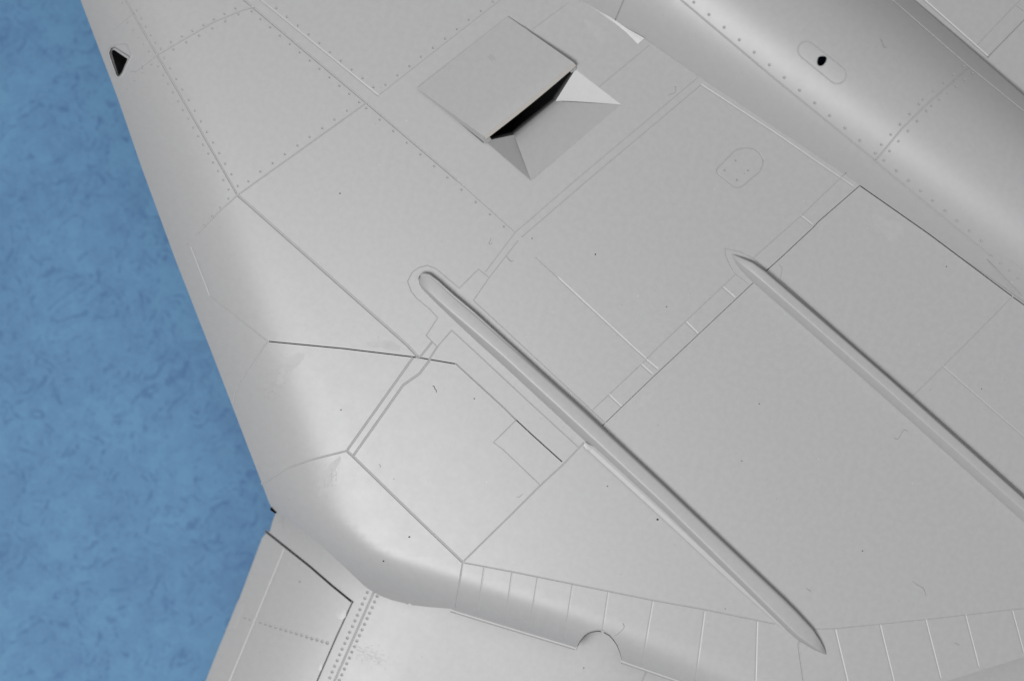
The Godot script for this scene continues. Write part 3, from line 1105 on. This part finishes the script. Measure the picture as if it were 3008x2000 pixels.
func dust() -> void:
	var grain := SphereMesh.new()
	grain.radius = 1.0
	grain.height = 1.4
	grain.radial_segments = 7
	grain.rings = 4
	var m := StandardMaterial3D.new()
	m.albedo_color = Color(0.09, 0.09, 0.09)
	m.vertex_color_use_as_albedo = true
	m.albedo_color = Color.WHITE
	m.roughness = 0.9
	grain.material = m
	var specks := [Vector3(1393, 1171, 2.3), Vector3(1257, 474, 2.4), Vector3(1932, 1526, 3.2), Vector3(1001, 1204, 2.0), Vector3(1749, 747, 2.6), Vector3(1563, 700, 2.0), Vector3(998, 568, 2.0), Vector3(2535, 1618, 1.8), Vector3(2131, 1788, 1.7), Vector3(2231, 1186, 1.7), Vector3(2180, 1354, 1.5), Vector3(1126, 1648, 2.4), Vector3(1202, 1577, 2.4), Vector3(880, 1709, 1.8), Vector3(1715, 1962, 2.0), Vector3(2782, 783, 1.6), Vector3(1959, 901, 1.6), Vector3(2885, 1142, 1.8), Vector3(1875, 869, 1.3), Vector3(1785, 1428, 1.6)]
	for i in 115:
		specks.append(Vector3(rng.randf_range(420, 2990), rng.randf_range(20, 1960), rng.randf_range(0.6, 1.25)))
	var spots := []
	for s in specks:
		var p := Vector2(s.x, s.y)
		var surf := BODY
		if not Geometry2D.is_point_in_polygon(p, body_outline):
			if not Geometry2D.is_point_in_polygon(p, tail_outline):
				continue
			surf = TAIL
		elif p.x * 0.613 - p.y * 0.79 > 1640.0:
			surf = FARWING
		elif p.x * 0.613 - p.y * 0.79 > crease_v(p.x * 0.79 + p.y * 0.613):
			surf = POD
		if Rect2(1224, 48, 602, 482).has_point(p):
			continue
		spots.append([at(p, height(surf, p) + s.z * 0.2), s.z])
	var mm := MultiMesh.new()
	mm.transform_format = MultiMesh.TRANSFORM_3D
	mm.use_colors = true
	mm.mesh = grain
	mm.instance_count = spots.size()
	for i in spots.size():
		var r: float = spots[i][1]
		mm.set_instance_transform(i, Transform3D(Basis(Vector3.UP, rng.randf() * TAU).scaled(Vector3(r * rng.randf_range(0.8, 1.4), r * 0.6, r) * S), spots[i][0]))
		var c := 0.02 if r > 1.3 else (0.85 if rng.randf() < 0.25 else rng.randf_range(0.1, 0.4))
		mm.set_instance_color(i, Color(c, c, c))
	var o := MultiMeshInstance3D.new()
	o.name = "dust"
	o.multimesh = mm
	o.set_meta("kind", "stuff")
	o.set_meta("label", "fine dark dust specks scattered over the grey plastic skin")
	o.set_meta("category", "dust")
	add_child(o)


func lint() -> void:
	var dark := StandardMaterial3D.new()
	dark.albedo_color = Color(0.05, 0.05, 0.05).linear_to_srgb()
	dark.roughness = 0.8
	var grey := StandardMaterial3D.new()
	grey.albedo_color = Color(0.3, 0.3, 0.29).linear_to_srgb()
	grey.roughness = 0.8
	var all := [
		["short black wavy lint fibre lying on the panel left of the long strake", dark, 1.1, [1270, 1134, 1275, 1135, 1277, 1142, 1281, 1146, 1281, 1153]],
		["pale grey S shaped lint fibre on the flap below the right strake", grey, 0.8, [2628, 1286, 2637, 1290, 2645, 1282, 2651, 1270, 2658, 1263, 2668, 1266]],
		["long bent grey lint fibre low on the flap right of the long strake", grey, 0.8, [2681, 1706, 2694, 1717, 2712, 1727, 2718, 1738, 2723, 1750]],
		["thin grey squiggle of lint on the top of the nacelle", grey, 0.9, [2586, 114, 2592, 121, 2594, 130, 2598, 138, 2606, 140]],
		["forked grey lint fibre right of the vent well", grey, 0.8, [1963, 280, 1972, 276, 1982, 272, 1986, 262, 1985, 254, 1981, 255]],
		["hooked grey lint fibre beside the narrow joint strip", grey, 0.9, [1487, 752, 1493, 760, 1500, 767, 1509, 766]],
		["small hook of grey lint above the mount of the long strake", grey, 0.8, [1442, 698, 1441, 706, 1436, 713, 1440, 717, 1446, 712]],
		["thin grey hair hanging over the trailing edge beside the round notch", grey, 0.8, [1829, 1830, 1834, 1840, 1829, 1850, 1816, 1862, 1806, 1868]],
		["small curl of grey lint on the panel below the small hatch", grey, 0.8, [1518, 1459, 1524, 1460, 1531, 1455, 1537, 1450]],
		["short zigzag of grey lint beside the tip of the long strake", grey, 0.8, [2368, 1729, 2374, 1730, 2376, 1734, 2381, 1735, 2383, 1740]],
		["tiny wavy grey lint fibre on a trailing edge panel at right", grey, 0.8, [2806, 1889, 2812, 1890, 2815, 1894, 2821, 1893]],
		["small grey lint fibre on the vent flap", grey, 0.8, [1432, 166, 1439, 170, 1442, 175, 1446, 180]],
		["tiny black lint fleck near the lower end of the fuselage edge", dark, 1.2, [1199, 1579, 1202, 1577, 1205, 1575]],
		["curved grey lint fibre on the bright lower fuselage panel", grey, 0.8, [1112, 1363, 1117, 1368, 1116, 1374]],
	]
	for l in all:
		var p := pts(l[3])
		var curve := Curve2D.new()
		for i in p.size():
			var tangent := (p[mini(i + 1, p.size() - 1)] - p[maxi(i - 1, 0)]) / 6.0
			curve.add_point(p[i], -tangent, tangent)
		var line_ := curve.tessellate(3, 6)
		var rows := []
		var base := at(p[0], 0.0)
		for i in line_.size():
			var q := line_[i]
			var surf := POD if q.x * 0.613 - q.y * 0.79 > crease_v(q.x * 0.79 + q.y * 0.613) else BODY
			var g := height(surf, q)
			if q.x > 1430 and q.x < 1450 and q.y < 190:
				g = 28.0 - (180.0 - q.y) * 0.25
			if i == 0:
				base = at(q, g)
			var dir := (line_[mini(i + 1, line_.size() - 1)] - line_[maxi(i - 1, 0)]).normalized()
			var across := Vector2(-dir.y, dir.x)
			var r := []
			for k in 6:
				var w := float(l[2]) * 0.8 * (0.6 if i == 0 or i == line_.size() - 1 else 1.0)
				r.append(at(q + across * cos(TAU * k / 5.0) * w, g + w * 0.8 + sin(TAU * k / 5.0) * w) - base)
			rows.append(r)
		var st := tool()
		loft(st, rows, 1)
		st.generate_normals()
		var o := part("lint_fibre", st, l[1], self)
		o.position = base
		o.set_meta("label", l[0])
		o.set_meta("category", "lint")
		o.set_meta("group", "lint fibres on the model")
